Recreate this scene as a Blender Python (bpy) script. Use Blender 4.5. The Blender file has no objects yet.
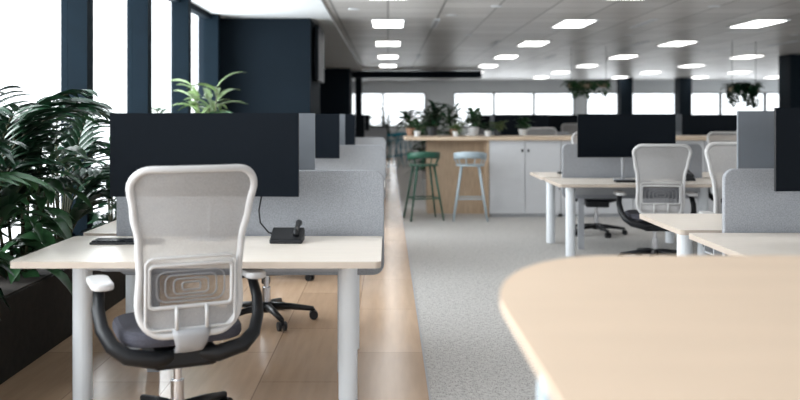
import bpy, math, random
from mathutils import Vector, Matrix
random.seed(11)
scene = bpy.context.scene
COL = scene.collection
try:
    scene.view_settings.view_transform = 'Standard'
except Exception:
    pass

# ------------------------------------------------------------ materials
def nmat(name, col, rough=0.5, metal=0.0, var=0.0, vscale=8.0, bump=0.0, spec=0.5, coords='Object', stretch=(1,1,1)):
    m = bpy.data.materials.new(name); m.use_nodes = True
    nt = m.node_tree; b = nt.nodes['Principled BSDF']
    b.inputs['Base Color'].default_value = (*col, 1)
    b.inputs['Roughness'].default_value = rough
    b.inputs['Metallic'].default_value = metal
    b.inputs['Specular IOR Level'].default_value = spec
    if var > 0 or bump > 0:
        tc = nt.nodes.new('ShaderNodeTexCoord')
        mp = nt.nodes.new('ShaderNodeMapping'); mp.inputs['Scale'].default_value = stretch
        nz = nt.nodes.new('ShaderNodeTexNoise'); nz.inputs['Scale'].default_value = vscale
        nz.inputs['Detail'].default_value = 4
        nt.links.new(tc.outputs[coords], mp.inputs[0]); nt.links.new(mp.outputs[0], nz.inputs['Vector'])
        if var > 0:
            cr = nt.nodes.new('ShaderNodeValToRGB')
            cr.color_ramp.elements[0].position = 0.3; cr.color_ramp.elements[1].position = 0.7
            cr.color_ramp.elements[0].color = (*[c*(1-var) for c in col], 1)
            cr.color_ramp.elements[1].color = (*[min(1, c*(1+var)) for c in col], 1)
            nt.links.new(nz.outputs['Fac'], cr.inputs[0]); nt.links.new(cr.outputs[0], b.inputs['Base Color'])
        if bump > 0:
            bp = nt.nodes.new('ShaderNodeBump'); bp.inputs['Strength'].default_value = bump
            bp.inputs['Distance'].default_value = 0.01
            nt.links.new(nz.outputs['Fac'], bp.inputs['Height']); nt.links.new(bp.outputs[0], b.inputs['Normal'])
    return m

def emit(name, col, s):
    m = bpy.data.materials.new(name); m.use_nodes = True
    nt = m.node_tree; b = nt.nodes['Principled BSDF']
    b.inputs['Base Color'].default_value = (*col, 1)
    b.inputs['Emission Color'].default_value = (*col, 1)
    b.inputs['Emission Strength'].default_value = s
    return m

M = {}
M['white'] = nmat('white_painted_metal', (0.68, 0.71, 0.74), 0.4)
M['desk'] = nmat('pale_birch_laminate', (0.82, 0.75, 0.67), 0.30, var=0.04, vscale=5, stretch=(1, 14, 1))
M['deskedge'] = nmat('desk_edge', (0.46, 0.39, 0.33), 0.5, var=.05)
M['fabric'] = nmat('grey_felt_fabric', (0.29, 0.30, 0.32), 0.95, var=0.18, vscale=160, bump=0.2, spec=.1)
M['black'] = nmat('black_plastic', (0.008, 0.009, 0.011), 0.4, var=.1, spec=.3)
M['screen'] = nmat('black_monitor_glass', (0.002, 0.004, 0.007), 0.4, spec=.08)
M['monback'] = nmat('grey_monitor_back', (0.14, 0.155, 0.175), 0.5, var=.05)
M['chairgrey'] = nmat('chair_pale_grey_plastic', (0.50, 0.495, 0.495), 0.45, var=.03)
M['seat'] = nmat('chair_dark_grey_fabric', (0.05, 0.05, 0.065), 0.95, var=.2, vscale=120)
M['chrome'] = nmat('brushed_aluminium', (0.6, 0.6, 0.62), 0.25, metal=1.0)
M['column'] = nmat('charcoal_navy_paint', (0.0060, 0.0105, 0.0155), 0.8, var=.08, vscale=2, spec=.08)
M['mull'] = nmat('dark_window_frame', (0.002, 0.006, 0.010), 0.7, var=.1, spec=.06)
M['plaster'] = nmat('white_plaster', (0.74, 0.77, 0.79), 0.8, var=.02, vscale=3)
M['soffit'] = nmat('pale_grey_soffit_plaster', (0.62, 0.65, 0.67), 0.8, var=.02, vscale=3)
M['locker'] = nmat('grey_locker_laminate', (0.46, 0.47, 0.49), 0.5, var=.02)
M['lockerdoor'] = nmat('pale_grey_locker_door', (0.54, 0.55, 0.57), 0.5, var=.02)
M['wood'] = nmat('light_oak_veneer', (0.44, 0.33, 0.23), 0.5, var=.14, vscale=6, stretch=(9, 9, 1))
M['woodtop'] = nmat('counter_oak', (0.54, 0.42, 0.31), 0.45, var=.1, vscale=6, stretch=(1, 12, 1))
M['table'] = nmat('honey_birch_table_top', (0.76, 0.60, 0.46), 0.6, var=.025, vscale=3, stretch=(1, 4, 1), spec=.25)
M['tabedge'] = nmat('honey_birch_table_edge', (0.66, 0.52, 0.40), 0.6, var=.03, spec=.2)
M['green'] = nmat('dark_green_lacquer', (0.012, 0.075, 0.048), 0.4, var=.08)
M['pblue'] = nmat('pale_blue_grey_lacquer', (0.34, 0.42, 0.47), 0.4, var=.05)
M['teal'] = nmat('teal_lacquer', (0.0, 0.19, 0.27), 0.5, var=.05)
M['trough'] = nmat('dark_planter_wood', (0.010, 0.008, 0.006), 0.8, var=.3, vscale=20, spec=.2)
M['soil'] = nmat('soil', (0.02, 0.014, 0.01), 1.0, var=.4, vscale=40)
M['pot'] = nmat('white_ceramic_pot', (0.60, 0.61, 0.61), 0.4, var=.03)
M['potd'] = nmat('charcoal_ceramic_pot', (0.05, 0.055, 0.06), 0.5, var=.1)
M['potc'] = nmat('clay_pot', (0.34, 0.20, 0.13), 0.7, var=.1)
M['leafd'] = nmat('dark_green_leaf', (0.010, 0.036, 0.017), 0.32, var=.6, vscale=7, spec=.4)
M['leafm'] = nmat('mid_green_leaf', (0.026, 0.078, 0.030), 0.35, var=.55, vscale=7, spec=.4)
M['leafy'] = nmat('pale_olive_leaf', (0.11, 0.17, 0.06), 0.45, var=.4, vscale=6)
M['stem'] = nmat('brown_green_stem', (0.05, 0.05, 0.022), 0.7, var=.3)
M['lamp'] = emit('light_diffuser', (1, 0.98, 0.95), 8.0)
M['tray'] = nmat('grey_steel_tray', (0.33, 0.34, 0.36), 0.5, var=.03)
M['grille'] = nmat('dark_grey_lumbar_rings', (0.22, 0.22, 0.23), 0.5, var=.03)

def mesh_mat(name, col, alpha):
    m = nmat(name, col, 0.8, var=.12, vscale=220)
    nt = m.node_tree; b = nt.nodes['Principled BSDF']; b.inputs['Alpha'].default_value = alpha
    return m
M['mesh'] = mesh_mat('chair_grey_mesh_weave', (0.45, 0.44, 0.435), 0.68)
M['meshd'] = mesh_mat('chair_dark_lumbar_mesh', (0.08, 0.08, 0.09), 0.50)

g = bpy.data.materials.new('window_glass'); g.use_nodes = True
nt = g.node_tree; nt.nodes.clear()
o = nt.nodes.new('ShaderNodeOutputMaterial'); mx = nt.nodes.new('ShaderNodeMixShader')
t = nt.nodes.new('ShaderNodeBsdfTransparent'); gl = nt.nodes.new('ShaderNodeBsdfGlossy'); gl.inputs['Roughness'].default_value = .02
mx.inputs[0].default_value = .05
nt.links.new(t.outputs[0], mx.inputs[1]); nt.links.new(gl.outputs[0], mx.inputs[2]); nt.links.new(mx.outputs[0], o.inputs[0])
M['glass'] = g

def floor_wood():
    m = bpy.data.materials.new('timber_plank_floor'); m.use_nodes = True
    nt = m.node_tree; b = nt.nodes['Principled BSDF']; b.inputs['Roughness'].default_value = .22
    tc = nt.nodes.new('ShaderNodeTexCoord')
    mp = nt.nodes.new('ShaderNodeMapping'); mp.inputs['Rotation'].default_value = (0, 0, math.pi/2)
    mp.inputs['Location'].default_value = (0, .2, 0)
    br = nt.nodes.new('ShaderNodeTexBrick')
    br.inputs['Scale'].default_value = 1; br.inputs['Brick Width'].default_value = 1.1; br.inputs['Row Height'].default_value = .45
    br.inputs['Mortar Size'].default_value = .003; br.inputs['Color1'].default_value = (0.54, 0.375, 0.25, 1)
    br.inputs['Color2'].default_value = (0.42, 0.285, 0.185, 1); br.inputs['Mortar'].default_value = (0.28, 0.185, 0.12, 1)
    nt.links.new(tc.outputs['Object'], mp.inputs[0]); nt.links.new(mp.outputs[0], br.inputs['Vector'])
    mp2 = nt.nodes.new('ShaderNodeMapping'); mp2.inputs['Scale'].default_value = (10, 1, 1)
    nz = nt.nodes.new('ShaderNodeTexNoise'); nz.inputs['Scale'].default_value = 2.2; nz.inputs['Detail'].default_value = 5
    nt.links.new(tc.outputs['Object'], mp2.inputs[0]); nt.links.new(mp2.outputs[0], nz.inputs['Vector'])
    mr = nt.nodes.new('ShaderNodeMapRange'); mr.inputs[3].default_value = .78; mr.inputs[4].default_value = 1.2
    nt.links.new(nz.outputs['Fac'], mr.inputs[0])
    mul = nt.nodes.new('ShaderNodeVectorMath'); mul.operation = 'SCALE'
    nt.links.new(br.outputs['Color'], mul.inputs[0]); nt.links.new(mr.outputs[0], mul.inputs['Scale'])
    nt.links.new(mul.outputs[0], b.inputs['Base Color'])
    return m
M['floorwood'] = floor_wood()

def carpet():
    m = bpy.data.materials.new('flecked_grey_carpet'); m.use_nodes = True
    nt = m.node_tree; b = nt.nodes['Principled BSDF']; b.inputs['Roughness'].default_value = 1; b.inputs['Specular IOR Level'].default_value = .03
    tc = nt.nodes.new('ShaderNodeTexCoord')
    def nz(sc, scale, det):
        mp = nt.nodes.new('ShaderNodeMapping'); mp.inputs['Scale'].default_value = scale
        n_ = nt.nodes.new('ShaderNodeTexNoise'); n_.inputs['Scale'].default_value = sc; n_.inputs['Detail'].default_value = det
        n_.inputs['Roughness'].default_value = .6
        nt.links.new(tc.outputs['Object'], mp.inputs[0]); nt.links.new(mp.outputs[0], n_.inputs['Vector'])
        return n_
    a = nz(140, (1, .22, 1), 2); c = nz(140, (.22, .9, 1), 2)
    mn = nt.nodes.new('ShaderNodeMath'); mn.operation = 'MINIMUM'
    nt.links.new(a.outputs['Fac'], mn.inputs[0]); nt.links.new(c.outputs['Fac'], mn.inputs[1])
    cr = nt.nodes.new('ShaderNodeValToRGB')
    cr.color_ramp.elements[0].position = .30; cr.color_ramp.elements[0].color = (0.23, 0.223, 0.217, 1)
    cr.color_ramp.elements[1].position = .54; cr.color_ramp.elements[1].color = (0.54, 0.53, 0.515, 1)
    e = cr.color_ramp.elements.new(.42); e.color = (0.42, 0.41, 0.40, 1)
    nt.links.new(mn.outputs[0], cr.inputs[0]); nt.links.new(cr.outputs[0], b.inputs['Base Color'])
    return m
M['carpet'] = carpet()

def ceil_tiles():
    m = bpy.data.materials.new('metal_ceiling_tiles'); m.use_nodes = True
    nt = m.node_tree; b = nt.nodes['Principled BSDF']; b.inputs['Roughness'].default_value = .38
    b.inputs['Specular IOR Level'].default_value = .4
    tc = nt.nodes.new('ShaderNodeTexCoord')
    br = nt.nodes.new('ShaderNodeTexBrick'); br.offset = 0
    br.inputs['Scale'].default_value = 1; br.inputs['Brick Width'].default_value = .71; br.inputs['Row Height'].default_value = .60
    br.inputs['Mortar Size'].default_value = .015; br.inputs['Mortar Smooth'].default_value = .2
    br.inputs['Color1'].default_value = (0.60, 0.59, 0.58, 1)
    br.inputs['Color2'].default_value = (0.44, 0.43, 0.42, 1); br.inputs['Mortar'].default_value = (0.17, 0.165, 0.16, 1)
    nt.links.new(tc.outputs['Object'], br.inputs['Vector']); nt.links.new(br.outputs['Color'], b.inputs['Base Color'])
    return m
M['ceil'] = ceil_tiles()

# ------------------------------------------------------------ geometry helper
class G:
    def __init__(s): s.v = []; s.f = []; s.m = []
    def box(s, x0, x1, y0, y1, z0, z1, mi=0):
        n = len(s.v)
        s.v += [(x0,y0,z0),(x1,y0,z0),(x1,y1,z0),(x0,y1,z0),(x0,y0,z1),(x1,y0,z1),(x1,y1,z1),(x0,y1,z1)]
        for q in [(0,3,2,1),(4,5,6,7),(0,1,5,4),(1,2,6,5),(2,3,7,6),(3,0,4,7)]:
            s.f.append(tuple(n+i for i in q)); s.m.append(mi)
        return s
    def tube(s, pts, r, n=10, closed=False, mi=0, flat=1.0):
        pts = [Vector(p) for p in pts]; k = len(pts)
        if not isinstance(r, (list, tuple)): r = [r]*k
        base = len(s.v); up = None
        for i, p in enumerate(pts):
            a = pts[i-1] if (i > 0 or closed) else p
            b = pts[(i+1) % k] if (i < k-1 or closed) else p
            tdir = (b-a).normalized()
            if up is None:
                ref = Vector((0,0,1)) if abs(tdir.z) < .9 else Vector((0,1,0))
                up = (ref - tdir*ref.dot(tdir)).normalized()
            else:
                up = (up - tdir*up.dot(tdir)).normalized()
            sd = tdir.cross(up)
            for j in range(n):
                an = 2*math.pi*j/n
                s.v.append(tuple(p + up*math.cos(an)*r[i] + sd*math.sin(an)*r[i]*flat))
        rng = k if closed else k-1
        for i in range(rng):
            for j in range(n):
                a = base+i*n+j; b2 = base+i*n+(j+1) % n
                c = base+((i+1) % k)*n+(j+1) % n; d = base+((i+1) % k)*n+j
                s.f.append((a, b2, c, d)); s.m.append(mi)
        if not closed:
            s.f.append(tuple(base+j for j in reversed(range(n)))); s.m.append(mi)
            s.f.append(tuple(base+(k-1)*n+j for j in range(n))); s.m.append(mi)
        return s
    def lathe(s, prof, cx=0, cy=0, n=20, mi=0):
        base = len(s.v); k = len(prof)
        for (r, z) in prof:
            for j in range(n):
                a = 2*math.pi*j/n; s.v.append((cx+r*math.cos(a), cy+r*math.sin(a), z))
        for i in range(k-1):
            for j in range(n):
                s.f.append((base+i*n+j, base+i*n+(j+1) % n, base+(i+1)*n+(j+1) % n, base+(i+1)*n+j)); s.m.append(mi)
        s.f.append(tuple(base+j for j in reversed(range(n)))); s.m.append(mi)
        s.f.append(tuple(base+(k-1)*n+j for j in range(n))); s.m.append(mi)
        return s
    def prism(s, out, lo, hi, axis='z', mi=0, mside=None):
        def P(a, b, c): return (a, b, c) if axis == 'z' else (a, c, b)
        n = len(out); base = len(s.v)
        for (a, b) in out: s.v.append(P(a, b, lo))
        for (a, b) in out: s.v.append(P(a, b, hi))
        s.f.append(tuple(base+i for i in reversed(range(n)))); s.m.append(mi)
        s.f.append(tuple(base+n+i for i in range(n))); s.m.append(mi)
        for i in range(n):
            j = (i+1) % n
            s.f.append((base+i, base+j, base+n+j, base+n+i)); s.m.append(mi if mside is None else mside)
        return s
    def grid(s, rows, mi=0):
        base = len(s.v); w = len(rows[0])
        for r in rows: s.v += [tuple(p) for p in r]
        for i in range(len(rows)-1):
            for j in range(w-1):
                a = base+i*w+j
                s.f.append((a, a+1, a+w+1, a+w)); s.m.append(mi)
        return s
    def leaf(s, p, d, L, W, droop=.5, seg=5, mi=0):
        p = Vector(p); d = Vector(d).normalized()
        side = d.cross(Vector((0,0,1)))
        if side.length < .05: side = Vector((random.uniform(-1,1), random.uniform(-1,1), 0))
        side.normalize()
        side = (side + Vector((0,0,random.uniform(-.35,.35)))).normalized()
        base = len(s.v); cur = p.copy(); dd = d.copy()
        for i in range(seg+1):
            u = i/seg
            w = W*math.sin(math.pi*min(1, .08+u*.92))**.75*.5 if i < seg else 0.0005
            nrm = side.cross(dd).normalized()
            s.v.append(tuple(cur - side*w + nrm*w*.35)); s.v.append(tuple(cur)); s.v.append(tuple(cur + side*w + nrm*w*.35))
            cur = cur + dd*(L/seg)
            dd = (dd + Vector((0,0,-droop/seg*1.3))).normalized()
        for i in range(seg):
            a = base+i*3
            s.f.append((a, a+1, a+4, a+3)); s.m.append(mi)
            s.f.append((a+1, a+2, a+5, a+4)); s.m.append(mi)
        return s
    def obj(s, name, mats, parent=None, smooth=False, bevel=0, label=None, fixn=True):
        me = bpy.data.meshes.new(name); me.from_pydata(s.v, [], s.f); me.update()
        if not isinstance(mats, (list, tuple)): mats = [mats]
        for m in mats: me.materials.append(M[m])
        me.polygons.foreach_set('material_index', s.m)
        if smooth: me.polygons.foreach_set('use_smooth', [True]*len(s.f))
        if fixn:
            import bmesh
            bm = bmesh.new(); bm.from_mesh(me); bmesh.ops.recalc_face_normals(bm, faces=bm.faces); bm.to_mesh(me); bm.free()
        ob = bpy.data.objects.new(name, me); COL.objects.link(ob)
        if bevel:
            b = ob.modifiers.new('bevel', 'BEVEL'); b.width = bevel; b.segments = 2; b.limit_method = 'ANGLE'; b.angle_limit = math.radians(50)
        if parent: ob.parent = parent
        if label: ob['label'] = label
        return ob

def rrect(x0, x1, y0, y1, r, n=5, corners=(1,1,1,1)):
    out = []
    cs = [(x1-r, y0+r, -90), (x1-r, y1-r, 0), (x0+r, y1-r, 90), (x0+r, y0+r, 180)]
    sh = [(x1, y0), (x1, y1), (x0, y1), (x0, y0)]
    for k, (cx, cy, a0) in enumerate(cs):
        if corners[k]:
            for i in range(n+1):
                a = math.radians(a0+90*i/n); out.append((cx+r*math.cos(a), cy+r*math.sin(a)))
        else: out.append(sh[k])
    return out

def thing(name, label, cat, loc=(0,0,0), rot=0, group=None):
    e = bpy.data.objects.new(name, None); e.empty_display_size = .1; COL.objects.link(e)
    e.location = loc; e.rotation_euler = (0, 0, math.radians(rot))
    e['label'] = label; e['category'] = cat
    if group: e['group'] = group
    return e

def tag(ob, label, cat, group=None):
    ob['label'] = label; ob['category'] = cat
    if group: ob['group'] = group
    return ob

def dup(src, loc, rot=0, label=None, scale=None):
    def cp(o, par):
        c = o.copy(); COL.objects.link(c)
        if par is not None: c.parent = par
        for ch in o.children: cp(ch, c)
        return c
    kids = list(src.children)
    e = src.copy(); COL.objects.link(e)
    for k in kids: cp(k, e)
    e.location = loc; e.rotation_euler = (0, 0, math.radians(rot))
    if label: e['label'] = label
    if scale: e.scale = scale
    return e

def struct(ob): ob['kind'] = 'structure'; return ob

# ------------------------------------------------------------ room shell
CZ = 2.75
struct(G().box(-2.5, .2, -4, 35.2, -.1, 0).obj('floor', 'floorwood'))
struct(G().box(.2, 17, -4, 35.2, -.1, 0).obj('floor.001', 'carpet'))
struct(G().box(.195, .205, -4, 35, 0, .002).obj('trim_1', 'tray'))
struct(G().box(-.8, 17, -4, 35.2, CZ, CZ+.1).obj('ceiling', 'ceil'))
struct(G().box(-2.6, -.8, -4, 35.2, CZ-.03, CZ+.1).obj('ceiling.001', 'soffit'))
mull = [-.05, 1.65, 3.35, 5.06, 6.72, 8.4, 10.1, 11.85]
for i in range(len(mull)-1):
    y0, y1 = mull[i], mull[i+1]
    q = G()
    q.box(-2.5, -2.30, y1-.07, y1+.07, 0, CZ-.03)
    q.box(-2.5, -2.40, y0+.07, y1-.07, 0, .45)
    q.box(-2.5, -2.40, y0+.07, y1-.07, CZ-.10, CZ-.03)
    q.box(-2.452, -2.448, y0+.07, y1-.07, .45, CZ-.10, 1)
    struct(q.obj('window_%d' % (i+1), ['mull', 'glass']))
struct(G().box(-2.6, -2.5, 11.92, 35, 0, CZ-.03).obj('wall_left', 'column'))
struct(G().box(-2.6, -2.3, -4, -.12, 0, CZ-.03).obj('wall_left.001', 'plaster'))
struct(G().box(-2.5, -1.10, 12.3, 14.1, 0, CZ-.03).obj('wall_column', 'column'))
struct(G().box(-2.5, -1.12, 25.5, 27.5, 0, CZ-.03).obj('wall_column.001', 'column'))
struct(G().box(-1.12, -.9, 29.5, 30.5, 0, CZ-.03).obj('wall_column.002', 'column'))
for k, (x, y) in enumerate([(9.25, 20.0), (10.9, 32.5), (8.7, 32.5)]):
    struct(G().box(x, x+.45, y, y+.6, 0, CZ).obj('wall_column.%03d' % (k+3), 'column'))
struct(G().box(-1.12, 2.9, 27, 27.3, 2.50, CZ-.03).obj('trim_2', 'column'))
WT = 2.25
bw = G()
bw.box(-2.5, 17, 35, 35.2, WT, CZ); bw.box(-2.5, 17, 35, 35.2, 0, .85)
for x0, x1 in [(-2.5, -1.9), (1.5, 2.65), (7.5, 8.0)]: bw.box(x0, x1, 35, 35.2, .85, WT)
struct(bw.obj('wall_back', 'plaster'))
k = 8
for a, b in [(-1.9, 1.5), (2.65, 7.5), (8.0, 17)]:
    q = G(); n = max(2, int((b-a)/1.6))
    for i in range(n+1):
        x = a+(b-a)*i/n; q.box(max(a, x-.04), min(b, x+.04), 35.02, 35.15, .85, WT)
    q.box(a, b, 35.02, 35.15, .85, .93); q.box(a, b, 35.02, 35.15, WT-.04, WT); q.box(a, b, 35.08, 35.09, .93, WT-.04, 1)
    struct(q.obj('window_%d' % k, ['mull', 'glass'])); k += 1
rw = G(); rw.box(17, 17.2, -4, 35.2, 0, .85); rw.box(17, 17.2, -4, 35.2, 2.4, CZ)
for y in range(-4, 36, 4): rw.box(17, 17.2, y, y+.4, .85, 2.4)
struct(rw.obj('wall_right', 'plaster'))

# ------------------------------------------------------------ ceiling lights
L0 = thing('ceiling_light', 'rectangular white recessed ceiling light panel', 'light', (0, 13.3, CZ), group='recessed ceiling light panels')
q = G()
w, l = .23, .52
q.box(-w-.03, -w, -l-.03, l+.03, -.012, 0); q.box(w, w+.03, -l-.03, l+.03, -.012, 0)
q.box(-w, w, -l-.03, -l, -.012, 0); q.box(-w, w, l, l+.03, -.012, 0)
q.obj('light_frame', 'white', L0)
G().box(-w, w, -l, l, -.008, 0).obj('diffuser', 'lamp', L0)
for yi, y in enumerate([5.5, 9.95, 13.3, 17, 20.9, 24.7, 28.5, 32.2]):
    for xi, x in enumerate([0, 2.84, 5.65, 8.6, 11.5, 14.3]):
        if (xi == 0 and (yi == 2 or yi > 5)) : continue
        if y < 9 and xi > 3: continue
        dup(L0, (x, y, CZ))
SP = thing('ceiling_downlight', 'small round ceiling downlight fitting', 'light', (1.4, 11.2, CZ), group='small round ceiling fittings')
G().lathe([(.06, -.006), (.08, -.006), (.08, 0), (.06, 0)], n=18).obj('fitting_ring', 'white', SP)
G().lathe([(.058, -.003), (.058, 0)], n=18).obj('fitting_lens', 'screen', SP)
for (x, y) in [(1.4, 15.2), (4.2, 11.2), (4.2, 15.2), (7.1, 15.2), (7.1, 19), (.9, 12.2), (-.45, 11.5)]: dup(SP, (x, y, CZ))
VT = thing('ceiling_vent', 'slim dark linear ceiling air vent', 'vent', (.72, 13.3, CZ), group='linear ceiling air vents')
G().box(-.03, .03, -.6, .6, -.006, 0).obj('vent_slot', 'tray', VT)
gg = G()
gg.box(-.045, -.03, -.615, .615, -.01, 0); gg.box(.03, .045, -.615, .615, -.01, 0); gg.box(-.03, .03, -.615, -.6, -.01, 0); gg.box(-.03, .03, .6, .615, -.01, 0)
gg.obj('vent_frame', 'white', VT)
for (x, y) in [(3.9, 13.3), (6.8, 13.3), (2.1, 17), (4.9, 17), (7.7, 17), (.72, 20.9), (3.9, 20.9)]: dup(VT, (x, y, CZ))

# ------------------------------------------------------------ desk
DZ = .72
D0 = thing('desk', 'pale birch office desk with round white metal legs', 'desk', (-.83, 4.13, 0), group='workstation desks')
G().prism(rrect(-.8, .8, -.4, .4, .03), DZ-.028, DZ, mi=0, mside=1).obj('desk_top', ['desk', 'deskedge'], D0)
for sx in (-.62, .64):
    G().lathe([(.045, 0), (.045, DZ-.028)], sx, 0).obj('leg', 'white', D0, smooth=False, bevel=.003)
G().box(-.58, .60, -.05, .0, DZ-.10, DZ-.04).box(-.6, .6, .2, .36, DZ-.15, DZ-.14).box(-.6, .6, .34, .36, DZ-.15, DZ-.05).box(-.6, .6, .2, .215, DZ-.15, DZ-.07).obj('cable_tray', 'tray', D0)

DV0 = thing('desk_divider', 'grey felt desk divider screen with rounded corners', 'divider', (-.735, 4.58, 0), group='felt desk dividers')
G().prism(rrect(-.69, .715, .51, 1.06, .06), -.02, .02, axis='y').obj('fabric_panel', 'fabric', DV0, bevel=.006)
for sx in (-.5, .5):
    G().box(sx-.03, sx+.03, -.012, .012, 0, .52).obj('divider_bracket', 'tray', DV0)

# ------------------------------------------------------------ monitor
def make_monitor(name, label, back):
    e = thing(name, label, 'monitor', (0,0,0), group='office monitors')
    W, H = .468, .2075
    n = 12
    gg = G()
    for r, y0 in (('f', 0), ('b', .022)):
        rows = []
        for zz in (-H, H):
            rows.append([((-W+2*W*i/n), y0 - .02*((2*i/n-1)**2), 1.152+zz) for i in range(n+1)])
        gg.grid(rows, 0 if r == 'f' else 1)
    m = n+1
    for i in range(n):
        gg.f += [(i, 2*m+i, 2*m+i+1, i+1), (m+i, m+i+1, 3*m+i+1, 3*m+i)]; gg.m += [1, 1]
    gg.f += [(0, m, 3*m, 2*m), (n, 2*m+n, 3*m+n, m+n)]; gg.m += [1, 1]
    gg.obj('screen_panel', ['screen', back], e)
    G().prism(rrect(-.22, .22, 1.03, 1.26, .04), .018, .045, axis='y').obj('rear_housing', back, e, bevel=.006)
    G().tube([(0, .05, 1.15), (0, .10, 1.13), (0, .115, 1.0), (0, .115, DZ+.01)], [.03, .022, .016, .016]).obj('stand', 'tray', e, smooth=True)
    G().prism(rrect(-.09, .09, 0.02, .17, .03), DZ, DZ+.010).obj('stand_base', 'tray', e)
    return e
MON = make_monitor('monitor', 'wide black computer monitor on desk stand', 'black')
MON.location = (-.91, 4.33, 0)

# ------------------------------------------------------------ office chair
CH = thing('office_chair', 'pale grey mesh-back office chair with black armrests', 'chair', (0,0,0), group='mesh task chairs')
Z0, Z1 = .475, 1.14
def base_hw(z):
    pts = [(.47, .180), (.60, .204), (.72, .198), (.85, .205), (.97, .228), (1.08, .246), (1.15, .246)]
    for (a, b), (c, d) in zip(pts, pts[1:]):
        if z <= c:
            u = (z-a)/(c-a); u = u*u*(3-2*u); return b+(d-b)*u
    return pts[-1][1]
def hw(z):
    r = .075; d = min(z-Z0, Z1-z); h = base_hw(z)
    if d < r: h = h - r + math.sqrt(max(0, r*r-(r-d)**2))
    return h
def yb(x, z):
    u = (z-Z0)/(Z1-Z0)
    return -.235 - .10*u + .035*math.sin(math.pi*u) + (-.06)*(1-(abs(x)/.25)**2)*(.55)
zs = []
for i in range(7): zs.append(Z0 + .075*(1-math.cos(math.pi/2*i/6)))
for i in range(1, 20): zs.append(Z0+.075+(Z1-Z0-.15)*i/20)
for i in range(7): zs.append(Z1 - .075*(1-math.sin(math.pi/2*i/6)))
# mesh panel with an opening left for the see-through lumbar window
LZ0, LZ1, LX = .592, .752, .160
gm = G()
def panel(zl, xf):
    gm.grid([[(x, yb(x, z), z) for x in xf(z)] for z in zl])
lowz = [z for z in zs if z < LZ0-.004]+[LZ0]; midz = [LZ0]+[z for z in zs if LZ0+.004 < z < LZ1-.004]+[LZ1]; hiz = [LZ1]+[z for z in zs if z > LZ1+.004]
full = lambda z: [-hw(z)+2*hw(z)*j/14 for j in range(15)]
panel(lowz, full); panel(hiz, full)
panel(midz, lambda z: [-hw(z)+(hw(z)-LX)*j/3 for j in range(4)])
panel(midz, lambda z: [LX+(hw(z)-LX)*j/3 for j in range(4)])
gm.obj('backrest_mesh', 'mesh', CH, smooth=True)
left = [(-hw(z), yb(-hw(z), z), z) for z in zs]; right = [(hw(z), yb(hw(z), z), z) for z in reversed(zs)]
top = [(x, yb(x, Z1), Z1) for x in [(-.5+i/8)*2*(hw(Z1)) for i in range(1, 8)]]
bot = [(-x, yb(x, Z0), Z0) for x in [(-.5+i/8)*2*(hw(Z0)) for i in range(1, 8)]]
G().tube(left+top+right+bot, .015, n=8, closed=True).obj('backrest_frame', 'chairgrey', CH, smooth=True)
def ring(x0, x1, z0, z1, r, off, rad, g_):
    o_ = rrect(x0, x1, z0, z1, r, 5)
    g_.tube([(a, yb(a, b)-off, b) for a, b in o_], rad, n=6, closed=True)
gg = G()
ring(-.178, .178, .50, .785, .03, .014, .006, gg)
ring(-.165, .165, .588, .756, .02, .012, .008, gg)
for xx in (-.06, .06):
    gg.tube([(xx, yb(xx, z)-.016, z) for z in (.50, .55, .59)], .008, n=6)
gg.obj('lumbar_frame', 'chairgrey', CH, smooth=True)
rows = [[(x, yb(x, z)-.002, z) for x in [-.16+.32*j/10 for j in range(11)]] for z in (.592, .63, .67, .71, .752)]
G().grid(rows).obj('lumbar_mesh', 'meshd', CH, smooth=True)
gg = G()
for k in range(4):
    a = .135-.033*k; b = .060-.0150*k
    ring(-a, a, .670-b, .670+b, max(.006, b*.6), .006, .0032, gg)
gg.obj('lumbar_pattern', 'grille', CH, smooth=True)
rows = []
for (y, z, hw_) in [(-.268, .50, .075), (-.272, .475, .07), (-.262, .44, .06), (-.235, .41, .052), (-.17, .39, .05), (-.08, .385, .05)]:
    rows.append([(-hw_+2*hw_*j/6, y-.01*(1-(2*j/6-1)**2), z) for j in range(7)])
sp_ = G().grid(rows).obj('spine', 'tray', CH, smooth=True)
s_ = sp_.modifiers.new('thick', 'SOLIDIFY'); s_.thickness = .022; s_.offset = 0
G().box(-.13, .13, -.19, .14, .315, .400).obj('tilt_mechanism', 'black', CH, bevel=.02)
o_ = []
for i in range(40):
    a = 2*math.pi*i/40; c, s_ = math.cos(a), math.sin(a)
    o_.append((.255*math.copysign(abs(c)**.5, c), .02+.235*math.copysign(abs(s_)**.5, s_)))
G().prism(o_, .415, .475).obj('seat', 'seat', CH, bevel=.022)
for sx in (-1, 1):
    G().tube([(sx*.02, -.15, .370), (sx*.13, -.19, .365), (sx*.235, -.19, .390), (sx*.29, -.16, .43), (sx*.322, -.11, .49), (sx*.332, -.06, .56), (sx*.322, -.01, .645)],
             [.034, .036, .034, .031, .029, .027, .025], n=12, flat=.8).obj('arm_support', 'black', CH, smooth=True)
    G().prism(rrect(sx*.318-.045, sx*.318+.045, -.13, .12, .04), .645, .672).obj('arm_pad', 'chairgrey', CH, bevel=.008)
G().lathe([(.028, .09), (.028, .22), (.018, .22), (.018, .33)], n=16).obj('gas_lift', 'chrome', CH)
gg = G(); gg.lathe([(.045, .06), (.05, .10), (.035, .125)], n=16)
for k in range(5):
    a = math.radians(90+18+72*k); c, s_ = math.cos(a), math.sin(a)
    gg.tube([(c*.03, s_*.03, .095), (c*.16, s_*.16, .088), (c*.31, s_*.31, .068)], [.028, .022, .016], n=8)
gg.obj('star_base', 'black', CH, smooth=True)
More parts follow.
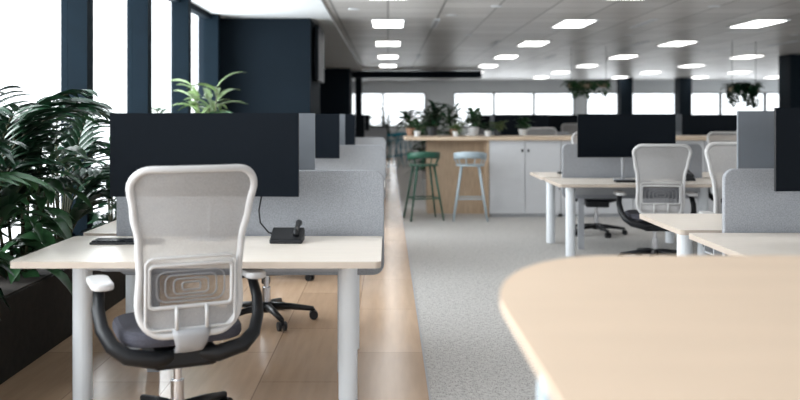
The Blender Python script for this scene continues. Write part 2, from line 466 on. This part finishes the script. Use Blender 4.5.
for k in range(5):
    a = math.radians(90+18+72*k); c, s_ = math.cos(a), math.sin(a)
    cx, cy = c*.31, s_*.31; px_, py_ = -s_, c
    gg = G()
    for sgn in (-1, 1):
        p = Vector((cx+px_*.018*sgn, cy+py_*.018*sgn, .029)); dv = Vector((px_, py_, 0))*.009
        gg.tube([p-dv, p+dv], .029, n=14)
    gg.tube([(cx, cy, .03), (cx, cy, .07)], .010, n=8)
    gg.obj('caster', 'black', CH)
CH.location = (-.90, 3.72, 0); CH.rotation_euler = (0, 0, math.radians(25))

# ------------------------------------------------------------ workstations
def div(x, y): dup(DV0, (x, y, 0))
dup(D0, (-.83, 5.03, 0), 180)
m2 = make_monitor('monitor', 'wide grey-backed computer monitor seen from behind', 'monback'); m2.location = (-.88, 4.90, 0); m2.rotation_euler[2] = math.pi
MB = m2
dup(CH, (-.80, 5.72, 0), 188)
def bank(xc, yd, chairs=True, front=True, back=True, jit=0.0):
    div(xc+.09, yd)
    if front:
        dup(D0, (xc, yd-.45, 0)); dup(MON, (xc-.07+jit, yd-.26, 0), 0)
        if chairs: dup(CH, (xc+random.uniform(-.1,.1), yd-1.12, 0), random.uniform(-12,12))
    if back:
        dup(D0, (xc, yd+.45, 0), 180); dup(MB, (xc-.07, yd+.32, 0), 180)
        if chairs: dup(CH, (xc+random.uniform(-.1,.1), yd+1.15, 0), 180+random.uniform(-12,12))
bank(-.83, 8.4, chairs=False, jit=-.02)
dup(CH, (-.9, 7.25, 0), 4)
bank(-.83, 11.2, chairs=False, jit=.02)
bank(-.83, 16.2); bank(-.83, 20.2)
RX = 2.40
div(RX+.10, 4.70); dup(D0, (RX, 4.25, 0)); dup(D0, (RX, 5.16, 0), 180)
dup(MON, (2.43, 4.42, 0), 0, scale=(1, 1, 1.02)); dup(MB, (2.48, 5.0, 0), 180, scale=(1, 1, 1.01))
dup(CH, (2.54, 6.0, 0), 176, 'pale grey mesh-back office chair tucked behind desk divider')
R1 = 8.75
for xc in (2.36, 3.98):
    div(xc+.08, R1); dup(D0, (xc, R1-.45, 0)); dup(D0, (xc, R1+.45, 0), 180)
    dup(MON, (xc-.08, R1-.42, 0), 0)
    dup(MB, (xc+.16, R1+.32, 0), 180)
dup(CH, (2.46, 8.02, 0), -6, scale=(1, 1, .95)); dup(CH, (2.36, 9.85, 0), 172)
dup(CH, (4.0, 9.9, 0), 180)
for yd, xs in ((15.2, (2.36, 3.97, 5.58, 7.19)), (21.5, (4.35, 6.3, 8.3)), (27.5, (3.3, 6.8, 11.5))):
    for xc in xs:
        bank(xc, yd, chairs=(yd < 25))

# desk items
kb = thing('keyboard', 'slim black keyboard on pale desk', 'keyboard', (-1.28, 4.28, DZ))
G().box(-.17, .17, -.06, .06, 0, .012).obj('keyboard_base', 'black', kb, bevel=.004)
gg = G()
for r in range(4):
    for c in range(13): gg.box(-.162+c*.025, -.141+c*.025, -.05+r*.026, -.029+r*.026, .012, .018)
gg.obj('keys', 'screen', kb)
ph = thing('desk_phone', 'black desk phone with handset and cord', 'phone', (-.50, 4.32, DZ))
gg = G(); gg.v += [(-.08,-.07,0),(.08,-.07,0),(.08,.07,0),(-.08,.07,0),(-.08,-.07,.02),(.08,-.07,.02),(.08,.07,.065),(-.08,.07,.065)]
for f_ in [(0,3,2,1),(4,5,6,7),(0,1,5,4),(1,2,6,5),(2,3,7,6),(3,0,4,7)]: gg.f.append(f_); gg.m.append(0)
gg.obj('phone_base', 'black', ph, bevel=.006)
G().tube([(.05,-.07,.045),(.05,-.05,.062),(.05,.0,.075),(.05,.05,.088),(.05,.075,.085)], [.018,.014,.012,.014,.018]).obj('handset', 'black', ph, smooth=True)
G().tube([(-.075,.06,.03),(-.10,.05,.04),(-.14,.04,.09),(-.15,.06,.15),(-.14,.08,.22)], .004, n=6).obj('cord', 'black', ph, smooth=True)
for (x, y) in [(2.3, 8.17), (3.7, 8.1), (2.0, 9.35)]:
    k2 = dup(kb, (x, y, DZ))
dup(ph, (2.85, 8.35, DZ)); dup(ph, (3.05, 4.35, DZ))
ws = thing('wall_screen', 'black flat screen mounted on dark column', 'screen', (-1.1, 13.1, 1.85))
G().box(0, .04, -.25, .25, .3, .5).obj('screen_mount', 'black', ws)
G().box(.04, .10, -.55, .55, 0, .8).obj('screen_panel', 'screen', ws, bevel=.01)

# ------------------------------------------------------------ lockers and counter
for i in range(4):
    x0 = 1.34+.95*i
    c = thing('locker_cabinet', 'pale grey two-door office locker cabinet', 'cabinet', (x0+.475, 11.5, 0), group='grey locker cabinets')
    G().box(-.474, .474, .02, .60, .04, 1.015).box(-.45, .45, .05, .58, 0, .04).obj('cabinet_body', 'locker', c)
    for sx in (-1, 1):
        d = G().box(min(sx*.004, sx*.470), max(sx*.004, sx*.470), 0, .019, .045, 1.01).obj('door', 'lockerdoor', c, bevel=.002)
        G().box(sx*.04-.012, sx*.04+.012, -.006, 0, .86, .90).obj('door_lock', 'black', d)
wu = thing('wood_counter_unit', 'light oak panelled counter base with end panel', 'counter', (.9, 11.9, 0))
G().box(-.36, .43, .0, .5, 0, 1.015).obj('panel_body', 'wood', wu)
G().box(.41, .438, -.40, 0, 0, 1.015).obj('end_panel', 'wood', wu)
tag(G().prism(rrect(.22, 5.16, 11.45, 12.45, .02), 1.016, 1.06).obj('counter_top', 'woodtop', bevel=.003), 'long light oak countertop over grey lockers', 'countertop')

# ------------------------------------------------------------ stools
def stool(mat, label, loc, rot):
    e = thing('bar_stool', label, 'stool', loc, rot)
    o_ = [(.185*math.copysign(abs(math.cos(2*math.pi*i/32))**.75, math.cos(2*math.pi*i/32)), .175*math.copysign(abs(math.sin(2*math.pi*i/32))**.75, math.sin(2*math.pi*i/32))) for i in range(32)]
    G().prism(o_, .695, .713).obj('seat', mat, e, bevel=.006)
    rows = []
    for z, rr in ((.80, .198), (.83, .205), (.86, .208), (.885, .208)):
        rows.append([(rr*math.sin(math.radians(a)), -rr*math.cos(math.radians(a)), z - (.03*(abs(a)/85)**2)) for a in range(-95, 96, 10)])
    b = G().grid(rows).obj('backrest', mat, e, smooth=True, fixn=False)
    s_ = b.modifiers.new('thick', 'SOLIDIFY'); s_.thickness = .014; s_.offset = 0
    for a in (-85, -50, -17, 17, 50, 85):
        sx, cy = math.sin(math.radians(a)), -math.cos(math.radians(a))
        G().tube([(sx*.165, cy*.155, .70), (sx*.20, cy*.20, .80)], .007, n=8).obj('back_spindle', mat, e)
    for sx in (-1, 1):
        for sy in (-1, 1):
            G().tube([(sx*.215, sy*.20, 0), (sx*.11, sy*.11, .70)], [.011, .016], n=10).obj('leg', mat, e, smooth=True)
    f = .28/.70; hx = .215-(.105*f); hy = .20-.09*f
    G().tube([(-hx,-hy,.28),(hx,-hy,.28),(hx,hy,.28),(-hx,hy,.28)], .008, n=8, closed=True).obj('footrest', mat, e)
    return e
stool('green', 'dark green bar stool with low curved back at counter', (.46, 11.25, 0), 12)
stool('pblue', 'pale blue-grey bar stool with low curved back at counter', (1.06, 11.22, 0), -4)
stool('teal', 'teal bar stool in the far walkway', (.14, 22.6, 0), 20)
stool('teal', 'teal bar stool near far plants', (.42, 23.6, 0), -30)

# ------------------------------------------------------------ foreground table
ft = thing('meeting_table', 'high honey birch table with rounded corners', 'table', (1.2, 1.3, 0))
def el(cx, cy, rx, ry, a0, n=14): return [(cx+rx*math.cos(math.radians(a0+90*i/n)), cy+ry*math.sin(math.radians(a0+90*i/n))) for i in range(n+1)]
x0, x1, y0, y1 = .210-1.2, 2.4-1.2, .45-1.3, 2.17-1.3
out = el(x1-.35, y1-.5, .35, .5, 0)+el(x0+.35, y1-.6, .35, .6, 90)+el(x0+.3, y0+.3, .3, .3, 180)+el(x1-.3, y0+.3, .3, .3, 270)
G().prism(out, .988, 1.0, mi=0, mside=1).obj('table_top', ['table', 'tabedge'], ft)
for (a, b, c, d) in [(-.90, .28, -.93, .30), (.9, .3, .98, .4), (-.88, -.55, -.95, -.62), (.9, -.5, .98, -.6)]:
    G().tube([(a, b, .988), (c, d, 0)], [.024, .018], n=12).obj('leg', 'pblue', ft, smooth=True)

# ------------------------------------------------------------ plants
def palm(loc, height, n, L, label, mat='leafd', spread=.9, leafl=.22, leafw=.026, name='palm_plant', K=10):
    e = thing(name, label, 'plant', loc)
    st, fo = G(), G()
    for i in range(n):
        a = 2*math.pi*i/n*2.4+random.uniform(-.3,.3); tilt = random.uniform(.15, 1)*spread
        h0 = height*random.uniform(.1, .75)
        d = Vector((math.cos(a)*tilt*.7, math.sin(a)*tilt, 1.1)).normalized()
        p = Vector((math.cos(a)*.05, math.sin(a)*.05, 0)); pts = [p.copy()]
        top = Vector((math.cos(a)*.05*(1+h0*2), math.sin(a)*.05*(1+h0*2), h0)); pts.append(top.copy())
        cur = top; dd = d.copy(); l = L*random.uniform(.75, 1.1)
        for k in range(K):
            cur = cur+dd*(l/K); dd = (dd+Vector((0,0,-1.7/K))).normalized(); pts.append(cur.copy())
            if k > 1:
                side = dd.cross(Vector((0,0,1))).normalized()
                for sg in (-1, 1):
                    ld = (dd*.75+side*sg*.8+Vector((0,0,.1))).normalized()
                    fo.leaf(cur, ld, leafl*math.sin(math.pi*(.25+.65*k/K))*random.uniform(.85,1.15), leafw*random.uniform(.8,1.15), .65, 5)
        st.tube(pts, [.008]+[.006]*(len(pts)-2)+[.002], n=5)
    st.obj('stems', 'stem', e, smooth=True)
    fo.obj('foliage', mat, e, smooth=True, fixn=False)
    return e
def broad(loc, height, n, L, W, label, mat='leafd', name='leafy_plant', droop=.9, low=.15, pot=None, potm='pot'):
    e = thing(name, label, 'plant', loc)
    z0 = 0
    if pot:
        G().lathe([(pot*.75, 0), (pot, pot*1.5), (pot*.9, pot*1.5), (pot*.85, pot*1.35)], n=20).obj('pot', potm, e, smooth=False); z0 = pot*1.4
    st, fo = G(), G()
    ns = max(1, n//12)
    for s_ in range(ns):
        a = random.uniform(0, 6.28); rr = random.uniform(.0, .12) if ns > 1 else 0
        if pot: rr = min(rr, pot*.6)
        bx, by = math.cos(a)*rr, math.sin(a)*rr; h = height*random.uniform(.7, 1)
        tx, ty = bx*2.2, by*2.2
        st.tube([(bx, by, z0-.01 if pot else 0), ((bx+tx)/2, (by+ty)/2, z0+h*.5), (tx, ty, z0+h)], [.012*max(.4, height), .01*max(.4, height), .005], n=6)
        for k in range(12):
            u = low+(1-low)*k/11; b2 = random.uniform(0, 6.28); el_ = random.uniform(-.1, .9)+u*.4
            fo.leaf((bx+(tx-bx)*u, by+(ty-by)*u, z0+h*u), (math.cos(b2), math.sin(b2), el_), L*random.uniform(.7,1.15), W*random.uniform(.8,1.2), droop, 5)
    st.obj('stems', 'stem', e, smooth=True); fo.obj('foliage', mat, e, smooth=True, fixn=False)
    return e
tr = thing('planter_trough', 'long dark timber planter trough under windows', 'planter', (-2.14, 7.2, 0))
G().box(-.20, .20, -4.2, 4.2, 0, .42).obj('planter_box', 'trough', tr)
G().box(-.18, .18, -4.18, 4.18, .42, .425).obj('soil_surface', 'soil', tr)
PZ = .426
palm((-2.14, 4.55, PZ), 1.05, 26, .66, 'dense dark green palm in trough by window', leafl=.32, leafw=.060, K=11)
palm((-2.14, 5.65, PZ), .75, 20, .55, 'feathery mid-green palm in trough', 'leafd', leafl=.28, leafw=.050, K=10)
palm((-2.16, 3.75, PZ), .70, 16, .58, 'arching mid-green palm in trough', 'leafm', leafl=.30, leafw=.055, K=10)
broad((-2.12, 5.05, PZ), .85, 108, .38, .085, 'dense mid-green leafy plant in trough', 'leafm', low=.02, droop=1.4)
broad((-2.12, 4.15, PZ), .80, 120, .38, .085, 'thick dark green broad-leaved plant in trough', 'leafd', low=.02, droop=1.5)
broad((-2.1, 6.6, PZ), .68, 84, .32, .07, 'bushy green plant in trough', 'leafd', low=.05)
broad((-2.1, 7.7, PZ), .6, 48, .30, .06, 'bushy dark green plant in trough', 'leafd', low=.15)
palm((-2.12, 8.7, PZ), .95, 14, .55, 'green arching palm in trough', 'leafm', leafl=.28, leafw=.055, spread=1.2, K=8)
broad((-2.08, 9.75, PZ), 1.25, 60, .42, .09, 'loose broad-leaved olive plant in trough', 'leafy', low=.5)
broad((-2.1, 10.8, PZ), .7, 36, .3, .06, 'bushy green plant at end of trough', 'leafm', low=.15)
for (x, y, h, n, L, W_, m_, p, pm, pn) in [
        (.40, 11.8, .12, 36, .20, .035, 'leafm', .05, 'pot', 'white'), (.62, 12.2, .30, 48, .22, .07, 'leafd', .08, 'potd', 'charcoal'),
        (.92, 11.8, .10, 24, .14, .04, 'leafy', .045, 'pot', 'white'), (.32, 12.25, .22, 48, .24, .05, 'leafd', .07, 'potc', 'clay'),
        (1.20, 12.2, .24, 48, .18, .07, 'leafm', .08, 'pot', 'white'), (1.55, 12.3, .1, 36, .16, .04, 'leafy', .05, 'potd', 'charcoal'),
        (.93, 12.3, .34, 36, .2, .05, 'leafm', .06, 'potc', 'clay'), (1.36, 11.85, .08, 24, .12, .05, 'leafd', .05, 'pot', 'white'), (1.9, 12.3, .12, 36, .15, .05, 'leafm', .06, 'pot', 'white')]:
    broad((x, y, 1.06), h, n, L, W_, 'small green plant in %s pot on counter' % pn, m_, name='potted_plant', pot=p, droop=.8, potm=pm)
for (x, y, h, m_) in [(.85, 17.3, 1.1, 'leafm'), (.9, 22, 1.1, 'leafd'), (-.6, 23.6, 1.1, 'leafm'), (1.3, 25.5, 1.1, 'leafd'), (1.5, 20.2, 1.1, 'leafm'), (.75, 14.3, .95, 'leafd'), (.0, 27.5, 1.2, 'leafd')]:
    broad((x, y, 0), h, 60, .4, .09, 'leafy green floor plant in white pot', m_, name='potted_plant', pot=.2)
def hang(x, y, z, w, label, nn, trail, mat):
    e = thing('hanging_planter', label, 'planter', (x, y, z))
    G().box(-w/2, w/2, -.10, .10, 0, .08).obj('planter_box', 'wood', e)
    for sx in (-1, 1): G().tube([(sx*w*.45, 0, .07), (sx*w*.45, 0, CZ-z)], .005, n=6).obj('hanging_rod', 'black', e)
    fo = G()
    for i in range(nn):
        a = random.uniform(0, 6.28); px_ = random.uniform(-w/2, w/2)
        fo.leaf((px_, random.uniform(-.1,.1), .08), (math.cos(a), math.sin(a), random.uniform(.2, 1.2)), random.uniform(.14, .28), .06, 1.2, 5)
    for i in range(nn//3):
        px_ = random.uniform(-w/2, w/2); sy = random.choice((-1, 1)); L = random.uniform(.1, trail)
        z_ = .1
        while z_ > .1-L:
            fo.leaf((px_+random.uniform(-.03,.03), sy*.13, z_), (random.uniform(-1,1), sy*random.uniform(0,1), -.4), .11, .07, .4, 3); z_ -= .035
    fo.obj('trailing_foliage', mat, e, smooth=True, fixn=False)
hang(4.15, 18, 1.92, .8, 'hanging timber rail planter with trailing green foliage', 90, .3, 'leafm')
hang(6.75, 16.5, 1.80, .5, 'hanging planter with dense dark trailing foliage', 90, .4, 'leafd')

# ------------------------------------------------------------ light
w = bpy.data.worlds.new('sky'); scene.world = w; w.use_nodes = True
bg = w.node_tree.nodes['Background']; bg.inputs[0].default_value = (0.91, 0.96, 1.0, 1); bg.inputs[1].default_value = 2.4
def area(name, loc, rot, sx, sy, e, col):
    l = bpy.data.lights.new(name, 'AREA'); l.shape = 'RECTANGLE'; l.size = sx; l.size_y = sy; l.energy = e; l.color = col
    ob = bpy.data.objects.new(name, l); COL.objects.link(ob); ob.location = loc; ob.rotation_euler = rot
    return ob
area('window_daylight', (-3.0, 6, 1.8), (0, -math.pi/2, 0), 2.4, 12, 1050, (.92, .97, 1))
area('far_window_daylight', (7, 36.5, 1.6), (-math.pi/2, 0, 0), 19, 1.6, 330, (.93, .97, 1))

# ------------------------------------------------------------ camera
cam = bpy.data.cameras.new('camera'); co = bpy.data.objects.new('camera', cam); COL.objects.link(co)
co.location = (0, 0, 1.35); co.rotation_euler = (math.pi/2, 0, 0)
cam.sensor_width = 36; cam.lens = 39.15; cam.shift_x = .015; cam.shift_y = -.10625
cam.clip_start = .05; cam.clip_end = 200
cam.dof.use_dof = True; cam.dof.focus_distance = 4.9; cam.dof.aperture_fstop = 1.6
scene.camera = co
